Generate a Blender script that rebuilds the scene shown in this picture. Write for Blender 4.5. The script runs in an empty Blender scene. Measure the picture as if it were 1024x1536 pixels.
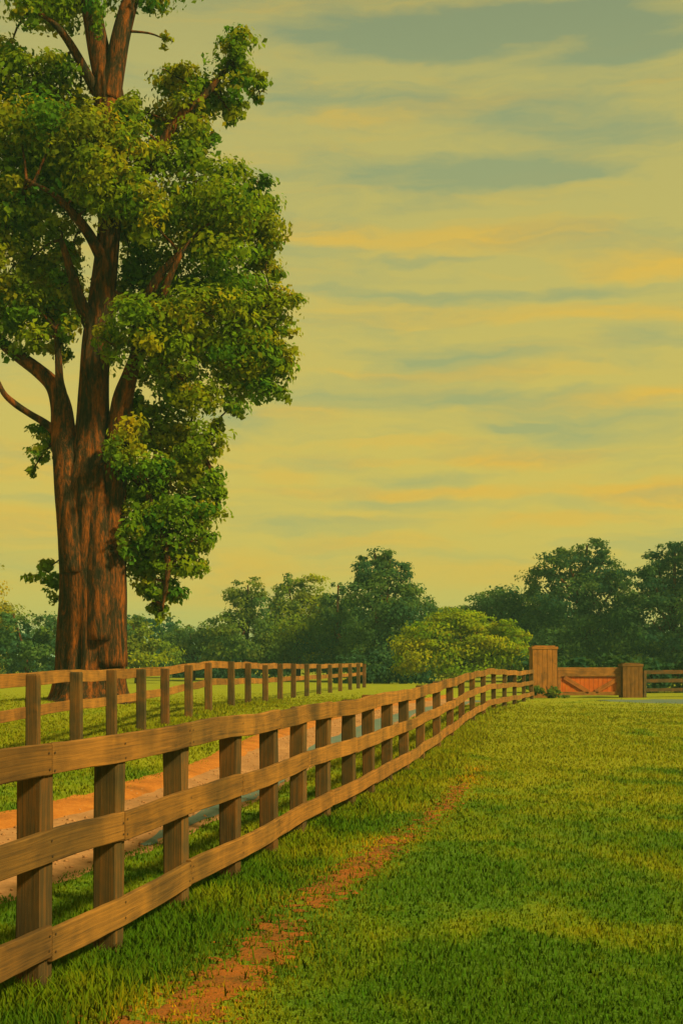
import bpy, math, random
import numpy as np
from mathutils import Vector, noise as mnoise

R = math.radians
random.seed(7)
rng = np.random.default_rng(11)
sc = bpy.context.scene
COL = sc.collection
EYE, F = 1.75, 2000.0          # eye height (m), focal length in photo pixels
HOR = 990.0                    # height of the horizon in the photo


def at(px, py, Y):
    """point at distance Y seen in direction (px, py)"""
    return Vector(((px - 512.0) / F * Y, Y, EYE + (HOR - py) / F * Y))


# ------------------------------------------------------------------ helpers
def tag(o, label=None, cat=None, group=None, kind=None):
    if label: o['label'] = label
    if cat: o['category'] = cat
    if group: o['group'] = group
    if kind: o['kind'] = kind
    return o


def empty(name, loc):
    o = bpy.data.objects.new(name, None)
    COL.objects.link(o)
    o.location = loc
    o.empty_display_size = 0.3
    return o


def mesh_obj(name, verts, faces, mats, parent=None, smooth=False, mat_idx=None, uvs=None, cols=None):
    """verts are world points; with a parent (an Empty that only moves) they are made local"""
    me = bpy.data.meshes.new(name)
    v = np.asarray(verts, dtype=np.float32).reshape(-1, 3)
    if parent is not None:
        p, off = parent, np.zeros(3, dtype=np.float32)
        while p is not None:
            off += np.array(p.location[:], dtype=np.float32)
            p = p.parent
        v = v - off
    if isinstance(faces, np.ndarray):
        k = faces.shape[1]
        me.vertices.add(len(v)); me.vertices.foreach_set('co', v.ravel())
        me.loops.add(faces.size); me.loops.foreach_set('vertex_index', faces.ravel().astype(np.int32))
        me.polygons.add(len(faces))
        me.polygons.foreach_set('loop_start', np.arange(0, faces.size, k, dtype=np.int32))
        me.update(calc_edges=True)
    else:
        me.from_pydata([tuple(x) for x in v.tolist()], [], faces)
    if not isinstance(mats, (list, tuple)): mats = [mats]
    for m in mats: me.materials.append(m)
    if mat_idx is not None:
        me.polygons.foreach_set('material_index', np.asarray(mat_idx, dtype=np.int32))
    if smooth:
        me.polygons.foreach_set('use_smooth', np.ones(len(me.polygons), dtype=bool))
    if cols is not None:
        a = me.attributes.new('col', 'FLOAT_COLOR', 'POINT')
        c = np.ones((len(v), 4), dtype=np.float32); c[:, :3] = cols
        a.data.foreach_set('color', c.ravel())
    if uvs is not None:     # per vertex uv
        li = np.empty(len(me.loops), dtype=np.int32); me.loops.foreach_get('vertex_index', li)
        u = me.uv_layers.new(name='UVMap')
        u.data.foreach_set('uv', np.asarray(uvs, dtype=np.float32)[li].ravel())
    me.update()
    o = bpy.data.objects.new(name, me)
    COL.objects.link(o)
    if parent is not None: o.parent = parent
    return o


def sstep(a, b, x):
    t = np.clip((np.asarray(x, dtype=float) - a) / (b - a), 0, 1)
    return t * t * (3 - 2 * t)


# ------------------------------------------------------------------ node helpers
def new_mat(name):
    m = bpy.data.materials.new(name)
    m.use_nodes = True
    nt = m.node_tree
    nt.nodes.clear()
    out = nt.nodes.new('ShaderNodeOutputMaterial')
    return m, nt, out


class NB:
    def __init__(s, nt): s.nt = nt

    def n(s, t, **kw):
        nd = s.nt.nodes.new(t)
        for k, v in kw.items(): setattr(nd, k, v)
        return nd

    def l(s, a, b): s.nt.links.new(a, b)

    def math(s, op, a, b=None, c=None, clamp=False):
        nd = s.n('ShaderNodeMath', operation=op); nd.use_clamp = clamp
        for i, v in enumerate((a, b, c)):
            if v is None: continue
            if isinstance(v, (int, float)): nd.inputs[i].default_value = v
            else: s.l(v, nd.inputs[i])
        return nd.outputs[0]

    def noise(s, vec, scale, detail=4, rough=.55, dist=0):
        nd = s.n('ShaderNodeTexNoise')
        s.l(vec, nd.inputs['Vector'])
        nd.inputs['Scale'].default_value = scale
        nd.inputs['Detail'].default_value = detail
        nd.inputs['Roughness'].default_value = rough
        nd.inputs['Distortion'].default_value = dist
        return nd.outputs['Fac']

    def mapping(s, vec, scale=(1, 1, 1), loc=(0, 0, 0)):
        nd = s.n('ShaderNodeMapping')
        nd.inputs['Scale'].default_value = scale
        nd.inputs['Location'].default_value = loc
        s.l(vec, nd.inputs['Vector'])
        return nd.outputs[0]

    def ramp(s, fac, stops):
        nd = s.n('ShaderNodeValToRGB')
        e = nd.color_ramp.elements
        while len(e) < len(stops): e.new(.5)
        for x, (p, c) in zip(e, stops):
            x.position = p
            x.color = (c[0], c[1], c[2], 1)
        s.l(fac, nd.inputs[0])
        return nd.outputs[0]

    def mix(s, fac, a, b, blend='MIX'):
        nd = s.n('ShaderNodeMix', data_type='RGBA', blend_type=blend)
        if isinstance(fac, (int, float)): nd.inputs[0].default_value = fac
        else: s.l(fac, nd.inputs[0])
        for i, v in ((6, a), (7, b)):
            if isinstance(v, tuple): nd.inputs[i].default_value = (v[0], v[1], v[2], 1)
            else: s.l(v, nd.inputs[i])
        return nd.outputs[2]

    def maprange(s, v, a, b, c=0, d=1, kind='SMOOTHSTEP'):
        nd = s.n('ShaderNodeMapRange', interpolation_type=kind)
        s.l(v, nd.inputs[0])
        for i, x in enumerate((a, b, c, d)): nd.inputs[i + 1].default_value = x
        return nd.outputs[0]

    def bump(s, h, strength=.5, dist=.02):
        nd = s.n('ShaderNodeBump')
        nd.inputs['Strength'].default_value = strength
        nd.inputs['Distance'].default_value = dist
        s.l(h, nd.inputs['Height'])
        return nd.outputs[0]

    def principled(s, col, rough=.8, normal=None, spec=.3):
        nd = s.n('ShaderNodeBsdfPrincipled')
        if isinstance(col, tuple): nd.inputs['Base Color'].default_value = (*col, 1)
        else: s.l(col, nd.inputs['Base Color'])
        if isinstance(rough, (int, float)): nd.inputs['Roughness'].default_value = rough
        else: s.l(rough, nd.inputs['Roughness'])
        nd.inputs['Specular IOR Level'].default_value = spec
        if normal is not None: s.l(normal, nd.inputs['Normal'])
        return nd.outputs[0]


# ------------------------------------------------------------------ materials
GRASS_DARK = (.078, .165, .007)
GRASS_MID = (.155, .215, .006)
GRASS_YEL = (.255, .265, .007)


def grass_colour(b):
    """colour of the turf from its place on the ground: patches of lush green and of dry yellow grass"""
    geo = b.n('ShaderNodeNewGeometry')
    pos = geo.outputs['Position']
    n1 = b.noise(b.mapping(pos, (.55, .40, .2), (3, 1, 0)), 1.25, 2, .5, .5)
    n2 = b.noise(b.mapping(pos, (1.0, .55, .4)), 3.1, 3, .55, .3)
    n3 = b.noise(pos, 19, 2, .6)
    f = b.math('ADD', b.math('MULTIPLY', n1, .62), b.math('MULTIPLY', n2, .30))
    f = b.math('ADD', f, b.math('MULTIPLY', n3, .10))
    # the meadow gets drier towards the middle of the field and past the lane
    sp = b.n('ShaderNodeSeparateXYZ'); b.l(pos, sp.inputs[0])
    dry = b.maprange(sp.outputs[1], 7, 28, -.07, .18)
    f = b.math('ADD', f, dry)
    lush = b.maprange(b.math('SUBTRACT', sp.outputs[0], b.math('MULTIPLY', sp.outputs[1], .13)), 1.0, 2.8, 0, -.05)
    f = b.math('ADD', f, lush)
    return b.ramp(f, [(.43, GRASS_DARK), (.52, GRASS_MID), (.63, GRASS_YEL)])


def mat_ground():
    m, nt, out = new_mat('turf'); b = NB(nt)
    geo = b.n('ShaderNodeNewGeometry')
    c = grass_colour(b)
    h = b.noise(geo.outputs['Position'], 30, 4, .7)
    c = b.mix(b.maprange(h, .35, .65, 0, .35), c, (.05, .06, .006))
    b.l(b.principled(c, .95, b.bump(h, .6, .04), .1), out.inputs[0])
    return m


def mat_blades():
    m, nt, out = new_mat('grass_blade'); b = NB(nt)
    c = grass_colour(b)
    at_ = b.n('ShaderNodeAttribute', attribute_name='col')
    c = b.mix(1.0, c, at_.outputs['Color'], 'MULTIPLY')
    d = b.n('ShaderNodeBsdfDiffuse'); b.l(c, d.inputs[0])
    t = b.n('ShaderNodeBsdfTranslucent'); b.l(c, t.inputs[0])
    g2 = b.n('ShaderNodeNewGeometry')
    vm = b.n('ShaderNodeVectorMath', operation='MULTIPLY_ADD'); b.l(g2.outputs['Normal'], vm.inputs[0])
    vm.inputs[1].default_value = (.25, .25, .25); vm.inputs[2].default_value = (0, 0, 1)
    vn = b.n('ShaderNodeVectorMath', operation='NORMALIZE'); b.l(vm.outputs[0], vn.inputs[0])
    b.l(vn.outputs[0], d.inputs['Normal'])
    mx = b.n('ShaderNodeMixShader'); mx.inputs[0].default_value = .40
    b.l(d.outputs[0], mx.inputs[1]); b.l(t.outputs[0], mx.inputs[2])
    b.l(mx.outputs[0], out.inputs[0])
    return m


def mat_leaf(name='leaf', trans=.48):
    m, nt, out = new_mat(name); b = NB(nt)
    a = b.n('ShaderNodeAttribute', attribute_name='col')
    c = a.outputs['Color']
    d = b.n('ShaderNodeBsdfDiffuse'); b.l(c, d.inputs[0]); d.inputs[1].default_value = 1
    t = b.n('ShaderNodeBsdfTranslucent'); b.l(b.mix(1, c, (1.25, 1.1, .5), 'MULTIPLY'), t.inputs[0])
    mx = b.n('ShaderNodeMixShader'); mx.inputs[0].default_value = trans
    b.l(d.outputs[0], mx.inputs[1]); b.l(t.outputs[0], mx.inputs[2])
    b.l(mx.outputs[0], out.inputs[0])
    return m


def mat_bark():
    m, nt, out = new_mat('bark'); b = NB(nt)
    geo = b.n('ShaderNodeNewGeometry')
    p = geo.outputs['Position']
    n1 = b.noise(b.mapping(p, (3.2, 3.2, .62)), 1.4, 7, .68, .9)
    n2 = b.noise(b.mapping(p, (9, 9, 2.2)), 2.2, 6, .7, .5)
    f = b.math('ADD', b.math('MULTIPLY', n1, .65), b.math('MULTIPLY', n2, .38))
    c = b.ramp(f, [(.42, (.014, .015, .006)), (.50, (.042, .026, .009)), (.57, (.14, .044, .007)), (.66, (.29, .082, .009))])
    b.l(b.principled(c, .95, b.bump(f, 1, .12), .08), out.inputs[0])
    return m


def mat_wood(name, ramp, grain=.35):
    m, nt, out = new_mat(name); b = NB(nt)
    uv = b.n('ShaderNodeUVMap')
    a = b.n('ShaderNodeAttribute', attribute_name='col')
    geo = b.n('ShaderNodeNewGeometry')
    g = b.noise(b.mapping(uv.outputs[0], (1.3, 62, 1)), 1.0, 8, .72, .8)
    w = b.noise(geo.outputs['Position'], 2.3, 3, .6, .4)
    f = b.math('ADD', b.math('MULTIPLY', g, .62), b.math('MULTIPLY', w, .42))
    c = b.ramp(f, ramp)
    c = b.mix(1, c, a.outputs['Color'], 'MULTIPLY')
    b.l(b.principled(c, .88, b.bump(g, grain, .012), .15), out.inputs[0])
    return m


def mat_soil(name, stops, scale=2.4, rough=.95, bump=.5):
    m, nt, out = new_mat(name); b = NB(nt)
    geo = b.n('ShaderNodeNewGeometry')
    p = geo.outputs['Position']
    n1 = b.noise(p, scale, 4, .6, .5)
    n2 = b.noise(p, scale * 9, 4, .65)
    f = b.math('ADD', b.math('MULTIPLY', n1, .65), b.math('MULTIPLY', n2, .35))
    c = b.ramp(f, stops)
    b.l(b.principled(c, rough, b.bump(n2, bump, .03), .25), out.inputs[0])
    return m


M_GROUND = mat_ground()
M_BLADE = mat_blades()
M_LEAF = mat_leaf()
M_BARK = mat_bark()
M_WOOD = mat_wood('weathered_wood', [(.38, (.085, .044, .012)), (.5, (.190, .085, .015)), (.62, (.30, .128, .019))])
M_POST = mat_wood('post_wood', [(.38, (.034, .028, .011)), (.5, (.072, .046, .013)), (.64, (.17, .070, .011))])
M_RUST = mat_wood('rust_board', [(.34, (.30, .062, .007)), (.5, (.41, .086, .008)), (.66, (.48, .12, .010))])
M_SAND = mat_soil('sand', [(.35, (.22, .105, .034)), (.5, (.31, .145, .048)), (.65, (.38, .19, .068))], 1.5)
M_CLAY = mat_soil('clay', [(.35, (.10, .050, .004)), (.5, (.20, .066, .004)), (.65, (.30, .085, .004))], 3.5)
M_BANK = mat_soil('bank_clay', [(.35, (.22, .075, .006)), (.5, (.36, .115, .009)), (.65, (.44, .16, .018))], 2.5)
M_WET = mat_soil('wet_gravel', [(.35, (.065, .105, .085)), (.5, (.09, .13, .10)), (.65, (.13, .145, .09))], 1.3, .7, .2)

M_NAIL, _nt, _o = new_mat('rusty_nail')
_b = NB(_nt); _g = _b.n('ShaderNodeNewGeometry')
_b.l(_b.principled(_b.ramp(_b.noise(_g.outputs['Position'], 60), [(.4, (.02, .014, .008)), (.6, (.05, .025, .010))]), .6), _o.inputs[0])

# ------------------------------------------------------------------ the lie of the land
# near fence: (photo column of the post, distance)
NEAR = [(-210, 5.35), (-75, 6.15), (50, 7.0), (162, 7.95), (265, 9.33), (345, 10.55), (403, 12.0), (447, 13.2), (484, 14.4),
        (523, 15.7), (553, 17.0), (580, 18.6), (606, 20.5), (630, 22.8), (655, 25.6), (675, 28.6), (692, 31.9), (708, 35.3),
        (724, 39.0), (740, 43.0), (756, 47.0), (771, 51.0), (785, 55.2), (797, 59.2)]
NEAR_XY = np.array([((p - 512) / F * d, d) for p, d in NEAR])
LEFT = [(-215, 12.2), (-118, 14.2), (-28, 16.4), (50, 18.8), (115, 21.0), (168, 23.6), (212, 26.5), (248, 29.2), (283, 31.8), (313, 34.4),
        (347, 37.2), (372, 40.2), (398, 43.4), (420, 46.6), (440, 49.8), (460, 53.0), (478, 56.2), (495, 59.4), (510, 62.4),
        (525, 65.4), (537, 68.2), (546, 70.6)]
LEFT_XY = np.array([((p - 512) / F * d, d) for p, d in LEFT])
TREE_D = 36.0
TREE_XY = ((138 - 512) / F * TREE_D, TREE_D)


def fence_x(y):
    return np.interp(y, NEAR_XY[:, 1], NEAR_XY[:, 0])


def ground_h(x, y):
    x = np.asarray(x, dtype=float); y = np.asarray(y, dtype=float)
    side = fence_x(y) - x
    h = .29 * sstep(1.6, 4.4, side) * sstep(6, 17, y) * (1 - .9 * sstep(80, 100, y))
    h = h + .40 * np.exp(-(((x - TREE_XY[0] + .8) / 3.6) ** 2 + ((y - TREE_XY[1] - .6) / 4.2) ** 2))
    h = h + .17 * np.exp(-(((x - 4.2) / 7) ** 2 + ((y - 39) / 11) ** 2))
    h = h + .018 * np.sin(x * 1.7 + 1.1 * np.sin(y * .55)) * np.sin(y * 1.1 + .7) * sstep(2, 6, y)
    return h


def gz(x, y): return float(ground_h(x, y))


# ------------------------------------------------------------------ ground sheet
def axis(lims):
    out = []
    for a, b_, s in lims:
        out += list(np.arange(a, b_, s))
    return np.array(out + [lims[-1][1]])


gx = axis([(-3000, -400, 400), (-400, -60, 40), (-60, -16, 4), (-16, 16, .4), (16, 60, 4), (60, 400, 40), (400, 3000, 400)])
gy = axis([(-3000, -100, 300), (-100, -4, 8), (-4, 34, .4), (34, 80, 1), (80, 160, 8), (160, 400, 40), (400, 3000, 400)])
GX, GY = np.meshgrid(gx, gy)
V = np.stack([GX, GY, ground_h(GX, GY)], -1).reshape(-1, 3)
nx, ny = len(gx), len(gy)
i = np.arange(nx - 1)[None, :] + nx * np.arange(ny - 1)[:, None]
i = i.ravel()
FQ = np.stack([i, i + 1, i + nx + 1, i + nx], 1)
tag(mesh_obj('ground', V, FQ, M_GROUND, smooth=True), kind='structure')


# ------------------------------------------------------------------ strips lying on the ground
def catmull(P, per):
    P = np.asarray(P, dtype=float)
    out = []
    n = len(P)
    for k in range(n - 1):
        p0, p1, p2, p3 = P[max(k - 1, 0)], P[k], P[k + 1], P[min(k + 2, n - 1)]
        for t in np.linspace(0, 1, per, endpoint=False):
            out.append(.5 * (2 * p1 + (p2 - p0) * t + (2 * p0 - 5 * p1 + 4 * p2 - p3) * t * t + (3 * p1 - p0 - 3 * p2 + p3) * t ** 3))
    out.append(P[-1])
    return np.array(out)


def strip(left, right, lift, ncross=6, rag=.08, per=14, seed=0, edge=0.0):
    """draped sheet between two ground lines with ragged edges"""
    L, Rr = catmull(left, per), catmull(right, per)
    vs, fs = [], []
    for k, (a, c) in enumerate(zip(L, Rr)):
        ra = rag * (mnoise.noise((k * .35, seed, 0)) + .6 * mnoise.noise((k * .9, seed, 5)))
        rc = rag * (mnoise.noise((k * .35, seed + 9, 0)) + .6 * mnoise.noise((k * .9, seed + 9, 5)))
        d = (c - a) / (np.linalg.norm(c - a) + 1e-6)
        a2, c2 = a + d * ra, c + d * rc
        for j in range(ncross + 1):
            p = a2 + (c2 - a2) * j / ncross
            z = gz(p[0], p[1]) + lift * (1 if 0 < j < ncross else edge)
            vs.append((p[0], p[1], z))
    w = ncross + 1
    for k in range(len(L) - 1):
        for j in range(ncross):
            q = k * w + j
            fs.append((q, q + 1, q + w + 1, q + w))
    return vs, fs


LANE_L = [(-5.6, 8), (-4.2, 11.0), (-3.35, 13.9), (-2.62, 16.8), (-2.15, 20.2), (-1.72, 24.6), (-.75, 31.5), (.6, 38), (2.2, 46), (4.4, 56)]
LANE_R = [(-3.4, 7), (-2.35, 10.0), (-1.75, 12.4), (-1.15, 15.6), (-.75, 19), (-.15, 23.6), (.75, 29.5), (1.9, 36.5), (3.6, 45), (6.0, 56)]
LANE_M = [(np.array(a) * .80 + np.array(b) * .20) for a, b in zip(LANE_L, LANE_R)]
LANE_W1 = [(np.array(a) * q + np.array(b) * (1 - q)) for a, b, q in zip(LANE_L[2:], LANE_R[2:], (.10, .26, .38, .42, .42, .4, .36, .3))]
LANE_W2 = [(np.array(a) * .07 + np.array(b) * .93) for a, b in zip(LANE_L[2:], LANE_R[2:])]
v, f = strip(LANE_L, LANE_R, .02, 8, .10, 14, 1, .2)
tag(mesh_obj('path', v, f, M_SAND, smooth=True), kind='structure')
v, f = strip([np.array(a) * 1.03 for a in LANE_L], LANE_M, .034, 4, .14, 14, 3, .5)
tag(mesh_obj('path_edge', v, f, M_BANK, smooth=True), kind='structure')
v, f = strip(LANE_W1, LANE_W2, .030, 4, .14, 14, 4, .6)
tag(mesh_obj('path_gravel', v, f, M_WET, smooth=True), kind='structure')
# pale track that runs out of the gateway to the right, in front of the rail fence
v, f = strip([(10.9, 57.5), (12.5, 58.6), (15, 59.4), (19, 59.6), (26, 59.5), (40, 59)],
             [(11.3, 56.2), (12.8, 54.0), (15, 51.5), (19, 50), (26, 49), (40, 48)], .02, 5, .3, 8, 6)
tag(mesh_obj('road', v, f, M_WET, smooth=True), kind='structure')

# worn footpath of bare orange clay in the turf
TRAIL = [(-1.45, 5.0), (-1.06, 6.0), (-.70, 7.1), (-.41, 8.4), (-.17, 9.9), (.16, 11.3), (.50, 12.8), (.98, 14.8), (1.55, 17.6), (2.2, 21.5)]
TC = catmull(TRAIL, 24)
tv, tf = [], []
# broken-off bare patches beside it
PATCH = []
for k in range(1900):
    t = rng.random() ** 1.25 * .97
    if mnoise.noise((t * 9, 2.2, 5)) < -.30 + .15 * rng.normal(): continue
    p = TC[int(t * (len(TC) - 1))]
    sd = .15 - .09 * t + .10 * max(0, .25 - t) * 2
    c = p + np.array((rng.normal(0, sd), rng.normal(0, .22)))
    r = rng.uniform(.012, .070) * (1.15 - .35 * t) * math.exp(-((c[0] - p[0]) / (.30 - .16 * t)) ** 2)
    if r < .012: continue
    PATCH.append((c[0], c[1], r))
    base = len(tv)
    tv.append((c[0], c[1], gz(*c) + rng.uniform(.010, .018)))
    m = 9
    for j in range(m):
        a = j / m * math.tau
        rr = r * rng.uniform(.55, 1.35)
        x_, y_ = c[0] + rr * math.cos(a) * 1.2, c[1] + rr * math.sin(a)
        tv.append((x_, y_, gz(x_, y_) + rng.uniform(.002, .005)))
    for j in range(m):
        tf.append((base, base + 1 + j, base + 1 + (j + 1) % m))
tag(mesh_obj('footpath', tv, tf, M_CLAY, smooth=True), kind='structure')


# ------------------------------------------------------------------ fences
def board(P, z_off, width, thick, side, seed, wob=.006, round_=.12):
    """a plank on edge following ground points P (n,3); side = +1 puts it on the +x side"""
    rs = random.Random(seed)
    prof = []           # (across thickness, up)
    r = thick * round_
    hw, ht = width / 2, thick / 2
    prof = [(-ht + r, -hw), (ht - r, -hw), (ht, -hw + r), (ht, hw - r), (ht - r, hw), (-ht + r, hw), (-ht, hw - r), (-ht, -hw + r)]
    n = len(P)
    vs, uv, fs = [], [], []
    L = 0
    u0 = rs.uniform(0, 40)
    for k in range(n):
        d = P[min(k + 1, n - 1)] - P[max(k - 1, 0)]
        d = d / np.linalg.norm(d)
        nr = np.array((d[1], -d[0], 0.)); nr /= np.linalg.norm(nr)
        if k: L += np.linalg.norm(P[k] - P[k - 1])
        up = wob * mnoise.noise((L * 1.1 + seed * 3.1, seed, 0)) * 2
        sw = 1 + .07 * mnoise.noise((L * 1.6, seed * 1.7, 4))
        for j, (a, b_) in enumerate(prof):
            e = .004 * mnoise.noise((L * 5, j * 2.2, seed))
            vs.append(P[k] + nr * (side + a) + np.array((0, 0, z_off + up + b_ * sw + e)))
            uv.append((u0 + L, seed * .37 + (b_ + hw) + .06 * a))
    w = 8
    for k in range(n - 1):
        for j in range(w):
            fs.append((k * w + j, k * w + (j + 1) % w, (k + 1) * w + (j + 1) % w, (k + 1) * w + j))
    fs.append(tuple(range(w - 1, -1, -1)))
    fs.append(tuple((n - 1) * w + j for j in range(w)))
    return vs, fs, uv


def post_mesh(x, y, ang, w, d, h, seed, lean=.012):
    rs = random.Random(seed)
    c, s = math.cos(ang), math.sin(ang)
    z0 = gz(x, y) - .15
    z1 = gz(x, y) + h
    lx, ly = rs.uniform(-lean, lean), rs.uniform(-lean, lean)
    r = .14
    prof = [(-1 + r, -1), (1 - r, -1), (1, -1 + r), (1, 1 - r), (1 - r, 1), (-1 + r, 1), (-1, 1 - r), (-1, -1 + r)]
    zs = [0, .15, .4, .7, 1.0]
    zs = [z0 + (z1 - z0) * t for t in (0, .12, .3, .5, .7, .88, .985, 1.0)]
    vs, uv, fs = [], [], []
    for k, z in enumerate(zs):
        t = (z - z0) / (z1 - z0)
        sc_ = 1.0 + .05 * mnoise.noise((z * 2.2, seed, 1)) - (.12 if k == len(zs) - 1 else 0)
        for j, (a, b_) in enumerate(prof):
            u, v_ = a * w / 2 * sc_, b_ * d / 2 * sc_
            u += .006 * mnoise.noise((z * 4, j, seed)); v_ += .006 * mnoise.noise((z * 4, j + 9, seed))
            vs.append((x + u * c - v_ * s + lx * t * h, y + u * s + v_ * c + ly * t * h, z + (.006 * mnoise.noise((j, seed, 3)) if k > 5 else 0)))
            uv.append((z + seed * 1.3, .14 * (a * .7 + b_ * .3) + seed))
    n = 8
    for k in range(len(zs) - 1):
        for j in range(n):
            fs.append((k * n + j, k * n + (j + 1) % n, (k + 1) * n + (j + 1) % n, (k + 1) * n + j))
    fs.append(tuple(range(n - 1, -1, -1)))
    fs.append(tuple((len(zs) - 1) * n + j for j in range(n)))
    return vs, fs, uv


def tint(lo=.82, hi=1.15, warm=.06, rs=random):
    k = rs.uniform(lo, hi)
    return (k * (1 + rs.uniform(-warm, warm)), k, k * (1 + rs.uniform(-warm, warm)))


def rail_fence(name, XY, label, cat, rails, post_w, post_h, rail_side, stride, mw, mp, seed, group=None, weather=None, thick=.042):
    root = empty(name, (XY[0][0], XY[0][1], gz(*XY[0])))
    tag(root, label, cat, group)
    rs = random.Random(seed)
    n = len(XY)
    for k, (x, y) in enumerate(XY):
        a = np.array(XY[min(k + 1, n - 1)]) - np.array(XY[max(k - 1, 0)])
        ang = math.atan2(a[1], a[0]) - math.pi / 2
        v_, f_, u_ = post_mesh(x, y, ang, post_w, post_w, post_h + rs.uniform(-.025, .02), seed * 50 + k)
        t = tint(.82, 1.12, .08, rs)
        mesh_obj('post', v_, f_, mp, root, uvs=u_, cols=np.array(t))
    for ri, (zc, w) in enumerate(rails):
        k = 0
        first = True
        while k < n - 1:
            st = stride if not first else 1 + (ri * 7 + seed) % stride
            first = False
            e = min(k + st, n - 1)
            seg = np.array(XY)[k:e + 1]
            pts2 = np.concatenate([seg[a_] + (seg[a_ + 1] - seg[a_]) * np.linspace(0, 1, 8, endpoint=False)[:, None] for a_ in range(len(seg) - 1)] + [seg[-1:]])
            # planks butt on the posts
            dv = pts2[-1] - pts2[-2]; dv /= np.linalg.norm(dv)
            pts2 = pts2.copy(); pts2[-1] -= dv * .004
            dv = pts2[1] - pts2[0]; dv /= np.linalg.norm(dv)
            pts2[0] += dv * .004
            P = np.array([(p[0], p[1], gz(p[0], p[1])) for p in pts2])
            side = rail_side * (post_w / 2 + thick / 2 - .006)
            v_, f_, u_ = board(P, zc + rs.uniform(-.014, .014), w * rs.uniform(.95, 1.06), thick, side, seed * 100 + ri * 31 + k)
            t = tint(.84, 1.16, .05, rs)
            mi = None
            if weather is not None and seg[0][1] < 13:
                zmid = np.array(v_)[:, 2].mean()
                nf = len(f_); o = len(v_)
                for q, pp in enumerate(seg):
                    for sh in ((.035,) if q == 0 else (-.035,) if q == len(seg) - 1 else (0,)):
                        dv = seg[min(q + 1, len(seg) - 1)] - seg[max(q - 1, 0)]; dv = dv / np.linalg.norm(dv)
                        nr = np.array((dv[1], -dv[0]))
                        for dz in (-.26, .24):
                            c2 = pp + dv * (sh + rs.uniform(-.012, .012)) + nr * (rail_side * (post_w / 2 + thick - .006) * 1.0 + .0045)
                            zz = gz(*pp) + zc + dz * w + rs.uniform(-.01, .01)
                            for m_ in range(7):
                                a_ = m_ / 7 * math.tau
                                e2 = c2 + dv * .0075 * math.cos(a_)
                                v_.append(np.array((e2[0], e2[1], zz + .0075 * math.sin(a_)))); u_.append((0, 0))
                            f_.append(tuple(range(o, o + 7))); o += 7
                mi = [0] * nf + [1] * (len(f_) - nf)
            cc = np.array(t) if weather is None else weather(np.array(v_), ri, t)
            mesh_obj('rail', v_, f_, [mw, M_NAIL], root, uvs=u_, cols=cc, mat_idx=mi)
            k = e
    return root


def near_weather(P, ri, t):
    # damp grey-brown weathering: strong on the oldest boards, blotches elsewhere
    s = np.array([mnoise.noise((p[0] * 2.1, p[1] * 1.3, ri * 3.7)) for p in P])
    old = (1 - sstep(6.6, 7.5, P[:, 1])) * (.9 if ri else .75)
    k = np.clip(old + .9 * sstep(.08, .5, s), 0, 1)[:, None]
    return np.array(t) * ((1 - k) + k * np.array((.50, .58, .75)))


rail_fence('rail_fence', [tuple(p) for p in NEAR_XY],
           'long three-rail brown plank fence curving from the lower left foreground to the gate pillar', 'fence',
           [(.265, .170), (.755, .165), (1.215, .172)], .145, 1.28, +1, 2, M_WOOD, M_POST, 3, weather=near_weather)
rail_fence('rail_fence', [tuple(p) for p in LEFT_XY],
           'two-rail wooden fence beyond the sandy lane, passing in front of the big tree', 'fence',
           [(.735, .165), (1.19, .185)], .175, 1.275, -1, 2, M_WOOD, M_POST, 5)

# far right: gate pillar, gate, post, fence
GD = 62.0


def gpt(px, d=GD): return ((px - 512) / F * d, d)


def box_pieces(pieces):
    """bevel-edged boxes; piece = (centre, half sizes, rotation about y-axis)"""
    vs, fs, uv = [], [], []
    for (c, hs, rot) in pieces:
        r = min(hs) * .18
        base = len(vs)
        long_ax = int(np.argmax(hs))
        idx = {}
        for sx in (-1, 1):
            for sy in (-1, 1):
                for sz in (-1, 1):
                    for ax in range(3):
                        p = [sx * (hs[0] - r), sy * (hs[1] - r), sz * (hs[2] - r)]
                        p[ax] = (sx, sy, sz)[ax] * hs[ax]
                        x_, z_ = p[0] * math.cos(rot) - p[2] * math.sin(rot), p[0] * math.sin(rot) + p[2] * math.cos(rot)
                        idx[(sx, sy, sz, ax)] = len(vs)
                        vs.append((c[0] + x_, c[1] + p[1], c[2] + z_))
                        o = [a for a in range(3) if a != long_ax]
                        uv.append((p[long_ax] + base * .13, p[o[0]] * .8 + p[o[1]] * .4 + base * .71))
        S = (-1, 1)
        for ax in range(3):
            o = [a for a in range(3) if a != ax]
            for s in S:
                q = []
                for (a, b_) in ((-1, -1), (1, -1), (1, 1), (-1, 1)):
                    k = [0, 0, 0]; k[ax] = s; k[o[0]] = a; k[o[1]] = b_
                    q.append(idx[(*k, ax)])
                fs.append(tuple(q) if (s > 0) == (ax != 1) else tuple(q[::-1]))
            for a in S:          # bevel strips along axis ax
                for b_ in S:
                    k0 = [0, 0, 0]; k0[o[0]] = a; k0[o[1]] = b_; k1 = list(k0); k0[ax] = -1; k1[ax] = 1
                    fs.append((idx[(*k0, o[0])], idx[(*k1, o[0])], idx[(*k1, o[1])], idx[(*k0, o[1])]))
        for sx in S:
            for sy in S:
                for sz in S:
                    fs.append((idx[(sx, sy, sz, 0)], idx[(sx, sy, sz, 1)], idx[(sx, sy, sz, 2)]))
    return vs, fs, uv


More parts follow.
